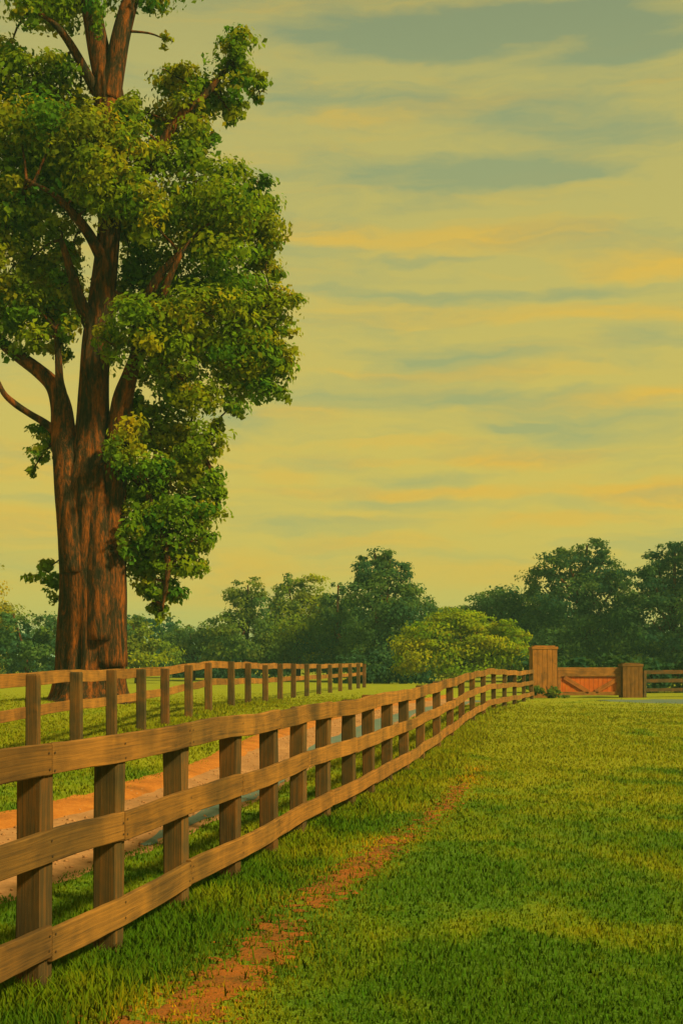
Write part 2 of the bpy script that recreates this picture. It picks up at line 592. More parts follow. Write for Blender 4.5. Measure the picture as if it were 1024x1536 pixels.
def boarded_pillar(px, width, height, label, tintc, capw=.03):
    x, y = gpt(px)
    z = gz(x, y)
    root = empty('gate_pillar', (x, y, z))
    tag(root, label, 'pillar')
    pcs = []
    nb = 5
    for k in range(nb):
        bw = width / nb
        cx = x - width / 2 + bw * (k + .5)
        h = height - .10 + random.uniform(-.02, .02)
        for sy in (-1, 1):
            pcs.append(((cx, y + sy * (width / 2 - .03), z + h / 2 - .1), (bw / 2 - .006, .035 + random.uniform(0, .012), h / 2 + .1), random.uniform(-.006, .006)))
    v_, f_, u_ = box_pieces(pcs)
    mesh_obj('front_board', v_, f_, M_WOOD, root, uvs=u_, cols=np.array(tintc))
    pcs = []
    for k in range(nb):
        bw = (width - .14) / nb
        cy = y - (width - .14) / 2 + bw * (k + .5)
        h = height - .12
        for sx in (-1, 1):
            pcs.append(((x + sx * (width / 2 - .045), cy, z + h / 2 - .1), (.036, bw / 2 - .005, h / 2 + .1), 0))
    v_, f_, u_ = box_pieces(pcs)
    mesh_obj('side_board', v_, f_, M_WOOD, root, uvs=u_, cols=np.array(tintc))
    w2 = width / 2 + capw
    v_, f_, u_ = box_pieces([((x, y, z + height - .06), (w2, w2, .06), 0), ((x, y, z + height + .025), (w2 - .12, w2 - .12, .026), 0)])
    mesh_obj('cap', v_, f_, M_WOOD, root, uvs=u_, cols=np.array(tintc) * 1.05)
    return root


boarded_pillar(814, 1.14, 2.36, 'tall broad orange-brown gate pillar standing where the long plank fence ends', (1.22, 1.10, 1.0))
boarded_pillar(945, .92, 1.56, 'lower dark brown gate pillar between the gate and the far right rail fence', (.72, .74, .74))

gx0, gx1 = gpt(834)[0] + .02, gpt(929)[0]
gy0 = GD - .15
gzz = gz((gx0 + gx1) / 2, gy0)
gate = empty('gate', ((gx0 + gx1) / 2, gy0, gzz))
tag(gate, 'low wooden gate with rust-orange boards and a brown V of braces between two pillars', 'gate')
gw = gx1 - gx0
cx = (gx0 + gx1) / 2
pcs = []
nb = 14
for k in range(nb):
    bw = gw / nb
    pcs.append(((gx0 + bw * (k + .5), gy0, gzz + .55), (bw / 2 - .006, .018, .43 + random.uniform(-.01, .01)), 0))
v_, f_, u_ = box_pieces(pcs)
mesh_obj('panel', v_, f_, M_RUST, gate, uvs=u_, cols=np.array((1., 1., 1.)))
dk = np.array((1.05, 1.0, 1.0))
for nm, c, hs, rot in (
        ('top_rail', (cx, gy0 - .05, gzz + 1.20), (gw / 2, .045, .21), 0),
        ('bottom_rail', (cx, gy0 - .05, gzz + .20), (gw / 2, .04, .085), 0),
        ('stile', (gx0 + .07, gy0 - .06, gzz + .58), (.07, .05, .42), 0),
        ('stile', (gx1 - .09, gy0 - .06, gzz + .58), (.09, .05, .42), 0)):
    v_, f_, u_ = box_pieces([(c, hs, rot)])
    mesh_obj(nm, v_, f_, M_WOOD, gate, uvs=u_, cols=dk)
for sgn in (-1, 1):
    xa, za = cx - .12 * sgn - .1, gzz + .30
    xb, zb = (gx0 + .25, gzz + .30) if sgn < 0 else (gx1 - .30, gzz + .30)
    xm, zm = cx + (-.42 if sgn < 0 else .06), gzz + .98
    if sgn < 0: p0, p1 = (gx0 + .30, gzz + .96), (cx - .02, gzz + .26)
    else: p0, p1 = (cx + .28, gzz + .28), (gx1 - .1, gzz + .90)
    L_ = math.hypot(p1[0] - p0[0], p1[1] - p0[1]); an = math.atan2(p1[1] - p0[1], p1[0] - p0[0])
    v_, f_, u_ = box_pieces([(((p0[0] + p1[0]) / 2, gy0 - .055, (p0[1] + p1[1]) / 2), (L_ / 2, .035, .10), an)])
    mesh_obj('brace', v_, f_, M_WOOD, gate, uvs=u_, cols=np.array((1.25, .92, .85)))

RF = [gpt(966, 62.2), gpt(1030, 62.6), gpt(1098, 63.0), gpt(1168, 63.4)]
rail_fence('rail_fence', RF, 'short stretch of thin three-rail dark fence at the far right edge, beyond the gate', 'fence',
           [(.36, .17), (.78, .17), (1.17, .18)], .14, 1.26, -1, 2, M_POST, M_POST, 8)


# ------------------------------------------------------------------ foliage
def unit(v): return v / (np.linalg.norm(v, axis=-1, keepdims=True) + 1e-9)


def leaf_mesh(P, N, size, col, droop=.3):
    n = len(P)
    N = unit(N)
    t = rng.normal(size=(n, 3)); t[:, 2] -= droop * 2
    t = unit(t - N * np.sum(t * N, 1, keepdims=True))
    b_ = np.cross(N, t)
    L = size[:, None] * rng.uniform(.75, 1.3, (n, 1))
    W = L * rng.uniform(.50, .75, (n, 1))
    a = P - t * L * .5
    c = P + t * L * .5 - N * L * .10
    m1 = P - t * L * .05 + b_ * W * .5 + N * L * .07
    m2 = P - t * L * .05 - b_ * W * .5 + N * L * .07
    V_ = np.stack([a, m1, c, m2], 1).reshape(-1, 3)
    k = np.arange(n)[:, None] * 4
    F_ = np.concatenate([k + np.array([[0, 1, 2]]), k + np.array([[0, 2, 3]])], 1).reshape(-1, 3)
    C_ = np.repeat(col, 4, 0)
    return V_, F_, C_


def blob_points(c, rad, n, nsub, spread=.42):
    """leaf positions: little sprays scattered through an ellipsoid, more of them near its skin"""
    d = unit(rng.normal(size=(nsub, 3)))
    r = rng.uniform(.25, 1.0, (nsub, 1)) ** .55
    sub = d * r
    which = rng.integers(0, nsub, n)
    s = rng.uniform(.6, 1.25, nsub)[which][:, None] * spread
    off = rng.normal(size=(n, 3))
    off *= np.minimum(1, 2.15 / np.linalg.norm(off, axis=1))[:, None] * s * np.array((.62, .62, .42))
    q = sub[which] + off
    return c + q * rad, q, sub[which], off, which


def crown_points(blobs, dens, size, base_cols, nsub_k=1.0, up=.45, jit=.75, spread=.42):
    """blobs: (centre, radii); base_cols: list of leaf colours, one picked per spray"""
    PP, NN, SS, CC = [], [], [], []
    base_cols = np.array(base_cols)
    for c, rad in blobs:
        area = math.pi * rad[0] * rad[2]
        n = max(40, int(area * dens))
        nsub = max(5, int(nsub_k * area ** .5 * 7))
        p, q, sub, off, which = blob_points(np.array(c), np.array(rad), n, nsub, spread)
        N = q * .55 + unit(off) * .45 + rng.normal(size=(n, 3)) * jit * .6 + np.array((0, 0, up))
        sc_ = base_cols[rng.integers(0, len(base_cols), nsub)][which]
        bl = base_cols[rng.integers(0, len(base_cols))]
        col = (.6 * sc_ + .4 * bl) * rng.uniform(.72, 1.3, (n, 1)) * (1 + rng.normal(0, .05, (n, 3)))
        PP.append(p); NN.append(N); CC.append(col)
        SS.append(np.full(n, size) * rng.uniform(.55, 1.4, n))
    return np.concatenate(PP), np.concatenate(NN), np.concatenate(SS), np.concatenate(CC)


def tube(pts, rads, n=10, rough=.06, seed=0, cap=True, fl=0):
    pts = np.array([list(p) for p in pts], dtype=float)
    vs, fs = [], []
    prev = None
    for k in range(len(pts)):
        d = pts[min(k + 1, len(pts) - 1)] - pts[max(k - 1, 0)]
        d /= np.linalg.norm(d) + 1e-9
        ref = np.array((0, 1., 0)) if prev is None else prev
        a = ref - d * np.dot(ref, d); a /= np.linalg.norm(a) + 1e-9
        prev = a
        b_ = np.cross(d, a)
        for j in range(n):
            th = j / n * math.tau
            r = rads[k] * (1 + rough * mnoise.noise((math.cos(th) * 1.6 + seed, math.sin(th) * 1.6, pts[k][2] * .45))
                           + rough * .7 * mnoise.noise((math.cos(th) * 4 + seed, math.sin(th) * 4, pts[k][2] * .35)))
            if fl:   # bark ridges
                r *= 1 + fl * (abs(math.sin(th * 6.5 + 1.3 * mnoise.noise((pts[k][2] * .3, seed, j * .02)))) - .5)
            vs.append(pts[k] + (a * math.cos(th) + b_ * math.sin(th)) * r)
    for k in range(len(pts) - 1):
        for j in range(n):
            fs.append((k * n + j, k * n + (j + 1) % n, (k + 1) * n + (j + 1) % n, (k + 1) * n + j))
    if cap:
        fs.append(tuple((len(pts) - 1) * n + j for j in range(n)))
        fs.append(tuple(range(n - 1, -1, -1)))
    return vs, fs


def px_path(pl, D, per=6):
    """pl: (px, py, half width in px, depth offset) -> smooth world path and radii"""
    P = np.array([(*at(a, b_, D + d), w * (D + d) / F) for a, b_, w, d in pl])
    S = catmull(P, per)
    return S[:, :3], S[:, 3]


# ---------------- the big tree
D = TREE_D
tz = gz(*TREE_XY)
tree = empty('tree', (TREE_XY[0], TREE_XY[1], tz))
tag(tree, 'huge old tree with a thick rust-brown trunk and ragged crown, behind the two-rail fence', 'tree')
p, r = px_path([(137, 1066, 84, 0), (137, 1052, 68, 0), (137, 1038, 57, 0), (138, 1005, 50, 0), (139, 950, 48, 0), (139, 880, 47, 0), (138, 800, 46, 0), (136, 730, 44, 0),
                (138, 690, 34, 0), (140, 640, 25, 0), (141, 580, 22, 0), (144, 520, 21, 0), (151, 460, 19, 0), (158, 400, 17, 0), (165, 330, 16, .1),
                (172, 260, 18, .1), (167, 200, 21, 0), (163, 150, 22, 0), (160, 115, 17, 0), (160, 95, 6, 0)], D, 10)
v_, f_ = tube(p, r, 72, .10, 2, True, .075)
mesh_obj('trunk', v_, f_, M_BARK, tree, smooth=True)
LIMBS = [
    # fused stems of the lower trunk
    [(112, 860, 20, -.55), (106, 760, 22, -.45), (102, 700, 21, -.2), (96, 650, 18, 0), (92, 610, 15, .1), (80, 578, 12, .1), (58, 556, 10, .2), (30, 535, 9, .3), (5, 515, 8, .4), (-40, 470, 5, .5)],
    [(90, 655, 8, 0), (70, 636, 6, -.1), (44, 620, 5, -.2), (22, 605, 5, -.3), (5, 588, 4, -.4), (-10, 555, 3, -.5)],
    [(96, 625, 9, 0), (95, 595, 7, -.1), (90, 570, 6, -.2), (88, 535, 5, -.3), (84, 495, 3, -.4)],
    [(166, 1000, 24, -.45), (165, 900, 24, -.45), (166, 800, 21, -.4), (172, 720, 18, -.3), (178, 650, 17, -.2), (184, 600, 15, -.2), (196, 560, 11, -.3), (208, 520, 9, -.4), (214, 470, 8, -.5), (232, 425, 7, -.7), (255, 395, 5, -.9), (278, 370, 3, -1.), (300, 345, 1.2, -1.)],
    [(150, 960, 22, -.62), (150, 860, 20, -.62), (148, 770, 17, -.55), (145, 690, 13, -.4), (142, 620, 8, -.2)],
    [(200, 545, 8, -.3), (222, 500, 7, -.8), (245, 440, 6, -1.3), (262, 400, 4, -1.5), (285, 360, 1.5, -1.5)],
    [(142, 500, 12, 0), (126, 465, 10, -.3), (114, 430, 8, -.5), (103, 395, 6, -.7), (92, 360, 4, -.8)],
    [(158, 400, 10, 0), (140, 362, 9, -.4), (122, 335, 8, -.7), (100, 310, 6, -.9), (78, 290, 4, -1.1), (40, 270, 3, -1.3)],
    [(172, 310, 11, 0), (195, 280, 10, -.3), (222, 250, 9, -.6), (250, 205, 8, -.7), (275, 170, 7, -.7), (310, 140, 5, -.6), (345, 95, 4, -.5)],
    [(170, 270, 9, 0), (200, 300, 8, .8), (260, 310, 7, 1.2), (330, 310, 5, 1.5), (390, 300, 3, 1.6)],
    [(160, 440, 9, 0), (215, 455, 8, .8), (290, 470, 6, 1.2), (370, 470, 4, 1.3), (425, 455, 3, 1.3)],
    [(180, 640, 9, 0), (215, 645, 7, .4), (255, 655, 5, .6), (300, 680, 4, .7), (325, 720, 3, .7)],
    [(182, 700, 8, .1), (215, 730, 6, -.3), (240, 790, 5, -.5), (252, 850, 4, -.5), (243, 915, 2, -.5)],
    [(160, 130, 17, 0), (150, 85, 16, 0), (142, 40, 15, 0), (136, 0, 14, 0), (130, -60, 11, .1), (125, -130, 8, .2), (118, -200, 4, .3)],
    [(164, 150, 17, -.1), (172, 105, 15, -.1), (180, 60, 14, -.1), (190, 20, 13, 0), (202, -20, 11, .1), (215, -80, 8, .3), (232, -150, 4, .5)],
    [(146, 140, 9, 0), (130, 110, 8, -.2), (114, 80, 7, -.4), (96, 52, 6, -.5), (75, 30, 4, -.6), (48, 15, 3, -.7)],
]
limb_nodes = []
for k, pl in enumerate(LIMBS):
    p, r = px_path(pl, D, 6)
    v_, f_ = tube(p, r, 24 if max(r) > .2 else 10, .10, 5 + k, True, .06 if max(r) > .2 else 0)
    mesh_obj('branch', v_, f_, M_BARK, tree, smooth=True)
    limb_nodes += [q for q in p[len(p) // 3:]]
limb_nodes = np.array(limb_nodes)

CROWN = [  # (px, py, rx, ry, depth offset)
    (70, 8, 42, 24, -.3), (40, 22, 22, 16, -.8), (115, -8, 50, 26, .8), (228, 6, 26, 16, .2), (95, 30, 26, 16, .6), (140, 25, 12, 30, -.9), (60, -30, 50, 36, 0),
    (150, -70, 90, 50, 0), (240, -60, 55, 45, .5), (90, -120, 80, 50, .3), (190, -140, 80, 50, -.3), (140, -210, 70, 45, 0),
    (14, 85, 34, 22, .2), (50, 112, 48, 28, -.3), (15, 140, 45, 36, .5), (85, 104, 32, 16, -.2), (75, 155, 45, 34, .4), (25, 195, 52, 42, -.6),
    (85, 200, 52, 40, -.9), (140, 205, 50, 36, -1.2), (195, 185, 30, 32, -.9), (200, 225, 34, 34, -1.2), (25, 255, 50, 42, .3), (85, 255, 55, 40, .8), (150, 262, 42, 34, -1.3),
    (110, 170, 30, 26, .9), (205, 165, 16, 20, .2),
    (258, 112, 30, 22, -.5), (285, 140, 36, 32, .2), (292, 175, 32, 34, -.6), (250, 170, 24, 26, .4), (352, 66, 24, 20, -.2), (352, 92, 20, 22, -.4), (335, 125, 36, 28, -.2), (372, 118, 26, 18, .2),
    (390, 138, 15, 13, .2), (312, 205, 18, 18, -.4), (352, 178, 15, 15, 0), (240, 215, 26, 22, .2), (340, 160, 26, 14, .3),
    (262, 240, 40, 26, -.6), (303, 236, 24, 16, 0), (235, 290, 52, 40, -1.0), (300, 275, 48, 30, -.4), (345, 275, 38, 22, .4), (388, 274, 20, 9, .3), (335, 315, 50, 36, -.7),
    (375, 330, 38, 30, .3), (405, 352, 20, 26, 0), (290, 345, 55, 36, .5), (215, 350, 42, 36, .9), (240, 395, 40, 30, 1.1), (330, 385, 48, 30, -.7), (385, 380, 30, 22, .5), (225, 330, 26, 30, -1.5), (205, 300, 26, 24, -1.6),
    (285, 425, 44, 26, .6), (345, 432, 52, 20, -.1), (405, 445, 36, 15, .1), (436, 447, 17, 9, 0), (310, 470, 58, 30, -.9), (375, 480, 46, 26, .2), (250, 475, 40, 36, -.9), (200, 490, 38, 34, -1.4),
    (165, 515, 24, 26, -1.5), (230, 525, 42, 34, -1.0), (300, 520, 50, 30, .3), (365, 525, 46, 28, -.4), (420, 512, 26, 15, .2), (436, 536, 14, 9, .1), (400, 550, 36, 22, .2), (355, 570, 42, 28, .5), (395, 590, 26, 16, .1), (352, 606, 18, 16, -.2), (425, 590, 10, 12, 0),
    (275, 570, 34, 28, -.5), (260, 605, 38, 24, .4), (305, 600, 22, 24, -.6), (225, 630, 22, 18, .4), (240, 650, 34, 22, .2), (292, 665, 34, 24, -.3), (318, 668, 18, 18, 0), (200, 655, 20, 24, -.9),
    (178, 690, 20, 28, -1.2), (215, 708, 34, 26, -.7), (265, 712, 38, 28, .4), (312, 725, 24, 26, .2), (326, 750, 12, 16, .1), (285, 755, 34, 22, -.3), (235, 765, 34, 24, .2), (200, 780, 18, 24, -.6), (190, 825, 12, 28, -.8),
    (250, 805, 34, 24, -.2), (292, 812, 22, 22, .2), (220, 840, 26, 24, .1), (262, 850, 32, 22, -.3), (296, 845, 12, 12, 0), (242, 882, 24, 18, .1), (268, 893, 14, 14, 0), (215, 875, 14, 16, .2), (240, 920, 6, 18, -.1), (228, 905, 9, 14, .1),
    (40, 305, 46, 28, -.4), (105, 300, 30, 20, .8), (15, 345, 38, 34, .2), (85, 345, 24, 18, -.5), (45, 390, 18, 26, .5), (12, 410, 26, 36, -.2), (85, 395, 26, 26, .2), (95, 430, 22, 30, .3), (35, 455, 32, 26, -.2), (5, 480, 28, 30, .3), (70, 470, 32, 24, .5), (50, 510, 34, 18, -.3), (100, 490, 14, 22, -.4),
    (95, 525, 12, 24, .4), (15, 525, 20, 12, .2), (-40, 300, 50, 60, 0), (-50, 430, 50, 60, 0), (-45, 160, 50, 60, .2), (-90, 370, 40, 50, 0), (-90, 230, 40, 50, 0), (130, 295, 18, 16, 1.2), (110, 370, 12, 20, 1.),
    (62, 652, 22, 10, .4), (58, 685, 17, 14, .3), (49, 706, 9, 10, .3), (75, 665, 10, 18, .5), (75, 850, 18, 9, .3), (66, 866, 20, 11, .2), (80, 884, 11, 14, .3),
    (195, 375, 24, 32, .7), (200, 430, 26, 30, .9), (225, 455, 40, 30, .8), (185, 335, 14, 40, 1.1), (240, 560, 30, 24, .8), (206, 612, 16, 26, .9), (180, 760, 14, 34, 1.1),
    (110, 230, 60, 50, 1.6), (30, 320, 55, 55, 1.7), (60, 440, 55, 50, 1.7), (398, 405, 22, 16, .2), (420, 485, 18, 16, .1), (380, 310, 36, 26, .9), (410, 565, 22, 16, .2), (328, 640, 14, 12, 0),
    (300, 775, 28, 22, .2), (312, 805, 12, 12, 0), (244, 905, 12, 18, 0), (212, 800, 32, 28, -.2), (225, 740, 46, 36, .9), (260, 680, 52, 42, 1.0), (238, 835, 42, 34, .8), (260, 780, 40, 30, -.4),
    (250, 60, 8, 8, 0), (400, 460, 40, 14, -.4), (330, 350, 50, 40, 1.2), (330, 450, 60, 36, 1.4), (350, 530, 60, 36, 1.2), (150, 300, 30, 30, -1.4), (165, 235, 34, 24, -1.4),
]
blobs = []
for (a, b_, rx, ry, d) in CROWN:
    k = (D + d) / F
    blobs.append((tuple(at(a, b_, D + d)), (rx * k * 1.12, (rx + ry) * .5 * k * 1.3, ry * k * 1.16)))
# the far half of the crown, seen through the gaps
for (a, b_, rx, ry, d) in CROWN:
    if rx > 34 and b_ < 560 and random.random() < .15:
        dd = D + 1.9 + random.random() * 1.6
        k = dd / F
        blobs.append((tuple(at(a + random.uniform(-8, 8), b_ + random.uniform(-6, 6), dd)), (rx * k * .85, rx * k, ry * k * .85)))
BIG_COLS = [(.165, .285, .010), (.115, .245, .014), (.23, .30, .008), (.42, .36, .010), (.065, .185, .020), (.19, .29, .008), (.30, .33, .009)]
P_, N_, S_, C_ = crown_points(blobs, 640, .150, BIG_COLS, 1.6, .4, .8, .54)
V1, F1, C1 = leaf_mesh(P_, N_, S_, C_, .45)
# twigs carrying the sprays
TV, TF = [], []
for c, rad in blobs:
    c = np.array(c)
    dd = np.linalg.norm(limb_nodes - c, axis=1)
    s = limb_nodes[int(np.argmin(dd))]
    if dd.min() > 1.9: continue
    mid = (s + c) / 2 + np.array((random.uniform(-.12, .12), random.uniform(-.1, .1), random.uniform(0, .2)))
    v_, f_ = tube(catmull([s, mid, c], 4), np.linspace(.045, .014, 9), 5, 0, 0)
    o = len(TV); TV += list(v_); TF += [tuple(q + o for q in g) for g in f_ if len(g) == 4]
    for _ in range(5):
        e = c + np.array(rad) * unit(rng.normal(size=3)) * .7
        v_, f_ = tube([c, (c + e) / 2 + np.array((0, 0, .05)), e], [.018, .012, .006], 4, 0, 0)
        o = len(TV); TV += list(v_); TF += [tuple(q + o for q in g) for g in f_ if len(g) == 4]
mesh_obj('crown', V1, F1, M_LEAF, tree, cols=C1)
mesh_obj('twig', np.array(TV), np.array(TF), M_BARK, tree)


# ---------------- trees beyond the fields
GREENS = {
    'teal': [(.055, .140, .060), (.070, .165, .055), (.095, .175, .040), (.045, .125, .065)],
    'mid': [(.105, .190, .040), (.135, .210, .030), (.080, .165, .045), (.185, .225, .024)],
    'olive': [(.27, .36, .008), (.34, .38, .007), (.19, .31, .012), (.42, .42, .008)],
    'yellow': [(.46, .36, .015), (.36, .31, .015), (.26, .26, .016)],
    'dark': [(.036, .100, .050), (.045, .115, .052), (.075, .145, .032), (.030, .090, .058)],
}


def far_tree(name, label, cat, D, px, blist, pal, group=None, dens=105, size=.25, trunk=True, depth=1.0, pal2=None):
    base = at(px, 1000, D)
    z = gz(base.x, base.y)
    root = empty(name, (base.x, base.y, z))
    tag(root, label, cat, group)
    bl = []
    for (a, b_, rx, ry) in blist:
        d = D + random.uniform(-1, 1) * (rx * D / F) * .5
        k = d / F
        bl.append((tuple(at(a, b_, d)), (rx * k * 1.18, (rx + ry) * .6 * k * depth, ry * k * 1.18)))
    cols = GREENS[pal] + (GREENS[pal2][:2] if pal2 else [])
    P_, N_, S_, C_ = crown_points(bl, dens * 1.5, size, cols, 1.0, .5, .7, .34)
    P_[:, 2] = np.maximum(P_[:, 2], z + .02)
    v_, f_, c_ = leaf_mesh(P_, N_, S_, C_, .2)
    mesh_obj('crown', v_, f_, M_LEAF, root, cols=c_)
    top = max(b[0][2] + b[1][2] * .4 for b in bl)
    tallest = max(bl, key=lambda b: b[0][2])
    tr = (.028 * (top - z) + .05)
    pts = [(base.x, base.y, z - .2), (base.x + .05, base.y, z + (top - z) * .25), (base.x * .7 + tallest[0][0] * .3, base.y, z + (top - z) * .55), (tallest[0][0], tallest[0][1], top)]
    v_, f_ = tube(catmull(pts, 5), np.linspace(tr * 1.2, tr * .2, 16), 8, .1, px)
    o = len(v_)
    for b in bl:   # limbs out to the masses of leaves
        s = Vector(pts[1]).lerp(Vector(pts[2]), random.random())
        e = b[0]
        if abs(e[2] - z) < .8: continue
        v2, f2 = tube([s, (np.array(s) + np.array(e)) / 2 + np.array((0, 0, .2)), e], [tr * .5, tr * .35, tr * .12], 6, .1, px)
        v_ += v2; f_ += [tuple(q + o for q in g) for g in f2]; o = len(v_)
    mesh_obj('trunk' if trunk else 'stem', v_, f_, M_BARK, root, smooth=True)
    return root


TG = 'trees along the far side of the fields'
far_tree('tree', 'yellow-green tree cut by the left edge, behind the bushes left of the big trunk', 'tree', 104, -20,
         [(-6, 905, 24, 26), (-25, 880, 30, 30), (-30, 930, 45, 40), (5, 935, 18, 24), (-20, 970, 45, 30)], 'yellow', TG, pal2='mid')
far_tree('bush', 'blue-green bush left of the big trunk, above the two-rail fence', 'bush', 98, 40,
         [(30, 955, 30, 28), (15, 975, 35, 28), (65, 940, 22, 20), (80, 950, 20, 28), (55, 980, 40, 24), (95, 975, 26, 26), (20, 925, 14, 10)], 'teal', TG, trunk=False, pal2='mid')
far_tree('bush', 'rounded green bush just right of the big trunk, behind the fence', 'bush', 97, 205,
         [(200, 945, 18, 18), (208, 965, 30, 28), (190, 980, 30, 22), (235, 980, 32, 20)], 'mid', TG, trunk=False, pal2='olive')
far_tree('tree', 'low soft green tree under the hanging tip of the big crown', 'tree', 112, 290,
         [(285, 955, 22, 18), (265, 972, 26, 20), (312, 960, 22, 24), (292, 980, 40, 24), (330, 975, 26, 28)], 'mid', TG)
far_tree('tree', 'mid green tree with a notched top, first tall one right of the hanging foliage', 'tree', 108, 370,
         [(372, 886, 24, 18), (360, 912, 26, 24), (384, 915, 22, 30), (345, 935, 28, 22), (362, 955, 42, 32), (345, 980, 40, 26), (395, 970, 36, 32)], 'mid', TG)
far_tree('tree', 'mid green tree with two small peaks, just left of centre', 'tree', 110, 445,
         [(432, 882, 22, 18), (465, 884, 24, 18), (428, 912, 28, 26), (466, 915, 30, 28), (445, 945, 48, 34), (425, 975, 40, 28), (475, 975, 40, 30)], 'mid', TG, pal2='olive')
far_tree('tree', 'darker green tree with a small pointed top, left neighbour of the tallest tree', 'tree', 107, 505,
         [(507, 884, 9, 14), (498, 905, 20, 20), (515, 925, 26, 26), (502, 950, 38, 34), (520, 980, 40, 32), (485, 980, 36, 26)], 'teal', TG, pal2='mid')
far_tree('tree', 'tall blue-green tree with a domed top standing alone above the treeline in the middle', 'tree', 102, 580,
         [(562, 836, 22, 13), (585, 842, 18, 14), (548, 860, 20, 18), (572, 862, 34, 24), (600, 858, 18, 18), (545, 888, 24, 22), (582, 892, 44, 28), (616, 900, 30, 24), (632, 912, 20, 20), (560, 925, 38, 32), (605, 930, 46, 32), (570, 965, 46, 36), (615, 975, 42, 40), (575, 1005, 44, 26), (545, 1000, 26, 30)], 'teal', TG, pal2='mid')
far_tree('tree', 'broad blue-green tree with a sloping shoulder, behind the yellow-green bush and left of the gate', 'tree', 108, 765,
         [(690, 928, 30, 20), (660, 936, 28, 20), (742, 908, 34, 18), (772, 896, 32, 18), (715, 920, 20, 14), (760, 930, 50, 30), (800, 920, 34, 32), (785, 965, 56, 36), (740, 970, 40, 36)], 'teal', TG, pal2='mid')
far_tree('tree', 'tall dark green tree with a lumpy top behind the gate and tall pillar', 'tree', 104, 870,
         [(880, 826, 26, 16), (850, 836, 20, 14), (905, 838, 14, 12), (822, 850, 26, 18), (858, 858, 40, 24), (895, 862, 32, 24), (815, 880, 28, 26), (850, 895, 48, 30), (895, 900, 48, 32), (925, 872, 26, 20), (835, 935, 50, 34), (885, 945, 56, 36), (840, 975, 50, 34), (900, 985, 56, 30), (930, 930, 36, 34)], 'dark', TG, pal2='mid')
far_tree('tree', 'dark green tree running out of the right edge, above the thin far fence', 'tree', 100, 1010,
         [(1012, 828, 24, 18), (985, 846, 22, 18), (958, 862, 22, 16), (1005, 865, 40, 28), (970, 890, 40, 26), (1020, 905, 46, 34), (975, 930, 48, 34), (1020, 955, 50, 38), (965, 972, 50, 34), (1010, 990, 56, 30), (1050, 860, 46, 46), (1065, 940, 50, 60)], 'dark', TG, pal2='mid')
far_tree('tree', 'tree just outside the right edge, next to the dark one', 'tree', 103, 1110,
         [(1110, 850, 50, 40), (1095, 900, 60, 45), (1130, 930, 60, 50), (1100, 975, 70, 40)], 'dark', TG)
far_tree('bush', 'broad bright yellow-green bush in front of the treeline, left of the tall gate pillar', 'bush', 84, 690,
         [(690, 931, 36, 16), (655, 946, 34, 20), (725, 943, 40, 20), (690, 954, 52, 28), (625, 965, 28, 24), (640, 980, 44, 26), (760, 956, 28, 22), (740, 975, 46, 28), (690, 985, 58, 30), (778, 978, 18, 22), (612, 990, 22, 24)], 'olive', None, dens=190, size=.20, trunk=False)

# the far wood that closes the gaps, one mass
bl = []
for px in range(-260, 1320, 22):
    h = 958 + 14 * math.sin(px * .021) + random.uniform(-8, 8)
    if 640 < px: h -= 14
    if 380 < px < 760: h -= 16
    for yy in (h, h + 26, h + 48):
        d = 130 + random.uniform(-5, 5)
        k = d / F
        bl.append((tuple(at(px, yy, d)), (26 * k, 26 * k, 18 * k)))
P_, N_, S_, C_ = crown_points(bl, 50, .5, GREENS['teal'] + GREENS['dark'][:2], .7, .4, .7, .34)
P_[:, 2] = np.maximum(P_[:, 2], .05)
v_, f_, c_ = leaf_mesh(P_, N_, S_, C_, .2)
tag(mesh_obj('woods', v_, f_, M_LEAF, cols=c_), 'distant band of dark trees closing the horizon behind the nearer trees', 'woods', kind='stuff')
# undergrowth at the feet of the trees (dark hedge bottom)
for lab, x0, x1, y0, D_, pal in (
        ('dark hedge under the tallest tree, where the two-rail fence ends', 520, 640, 1004, 92, 'dark'),
        ('dark hedge behind the gate and thin far fence under the right-hand trees', 790, 1120, 1012, 71, 'dark')):
    far_tree('hedge', lab, 'hedge', D_, (x0 + x1) / 2, [(px, y0 + random.uniform(-6, 6), 24, 24) for px in range(x0, x1, 18)], pal, None, dens=60, size=.30, trunk=False)

# shrub at the foot of the pillar
sh = (at(822, 1040, 60).x, 60.3)
far_tree('shrub', 'small dark green shrub at the foot of the tall gate pillar', 'shrub', 60.4, 822,
         [(818, 1034, 13, 12), (830, 1038, 12, 10), (808, 1040, 12, 9), (842, 1041, 10, 6)], 'mid', None, dens=420, size=.11, trunk=False)


# ------------------------------------------------------------------ grass
def lane_mask(x, y):
    l = np.interp(y, [p[1] for p in LANE_L], [p[0] for p in LANE_L])
    r = np.interp(y, [p[1] for p in LANE_R], [p[0] for p in LANE_R])
    wob = np.array([mnoise.noise((a_ * 2.3, b2 * 1.3, 9)) + .7 * mnoise.noise((a_ * 7, b2 * 4, 3)) for a_, b2 in zip(x, y)]) * .22
    return (x > l + .04 + wob) & (x < r - .08 + wob) & (y < 60)


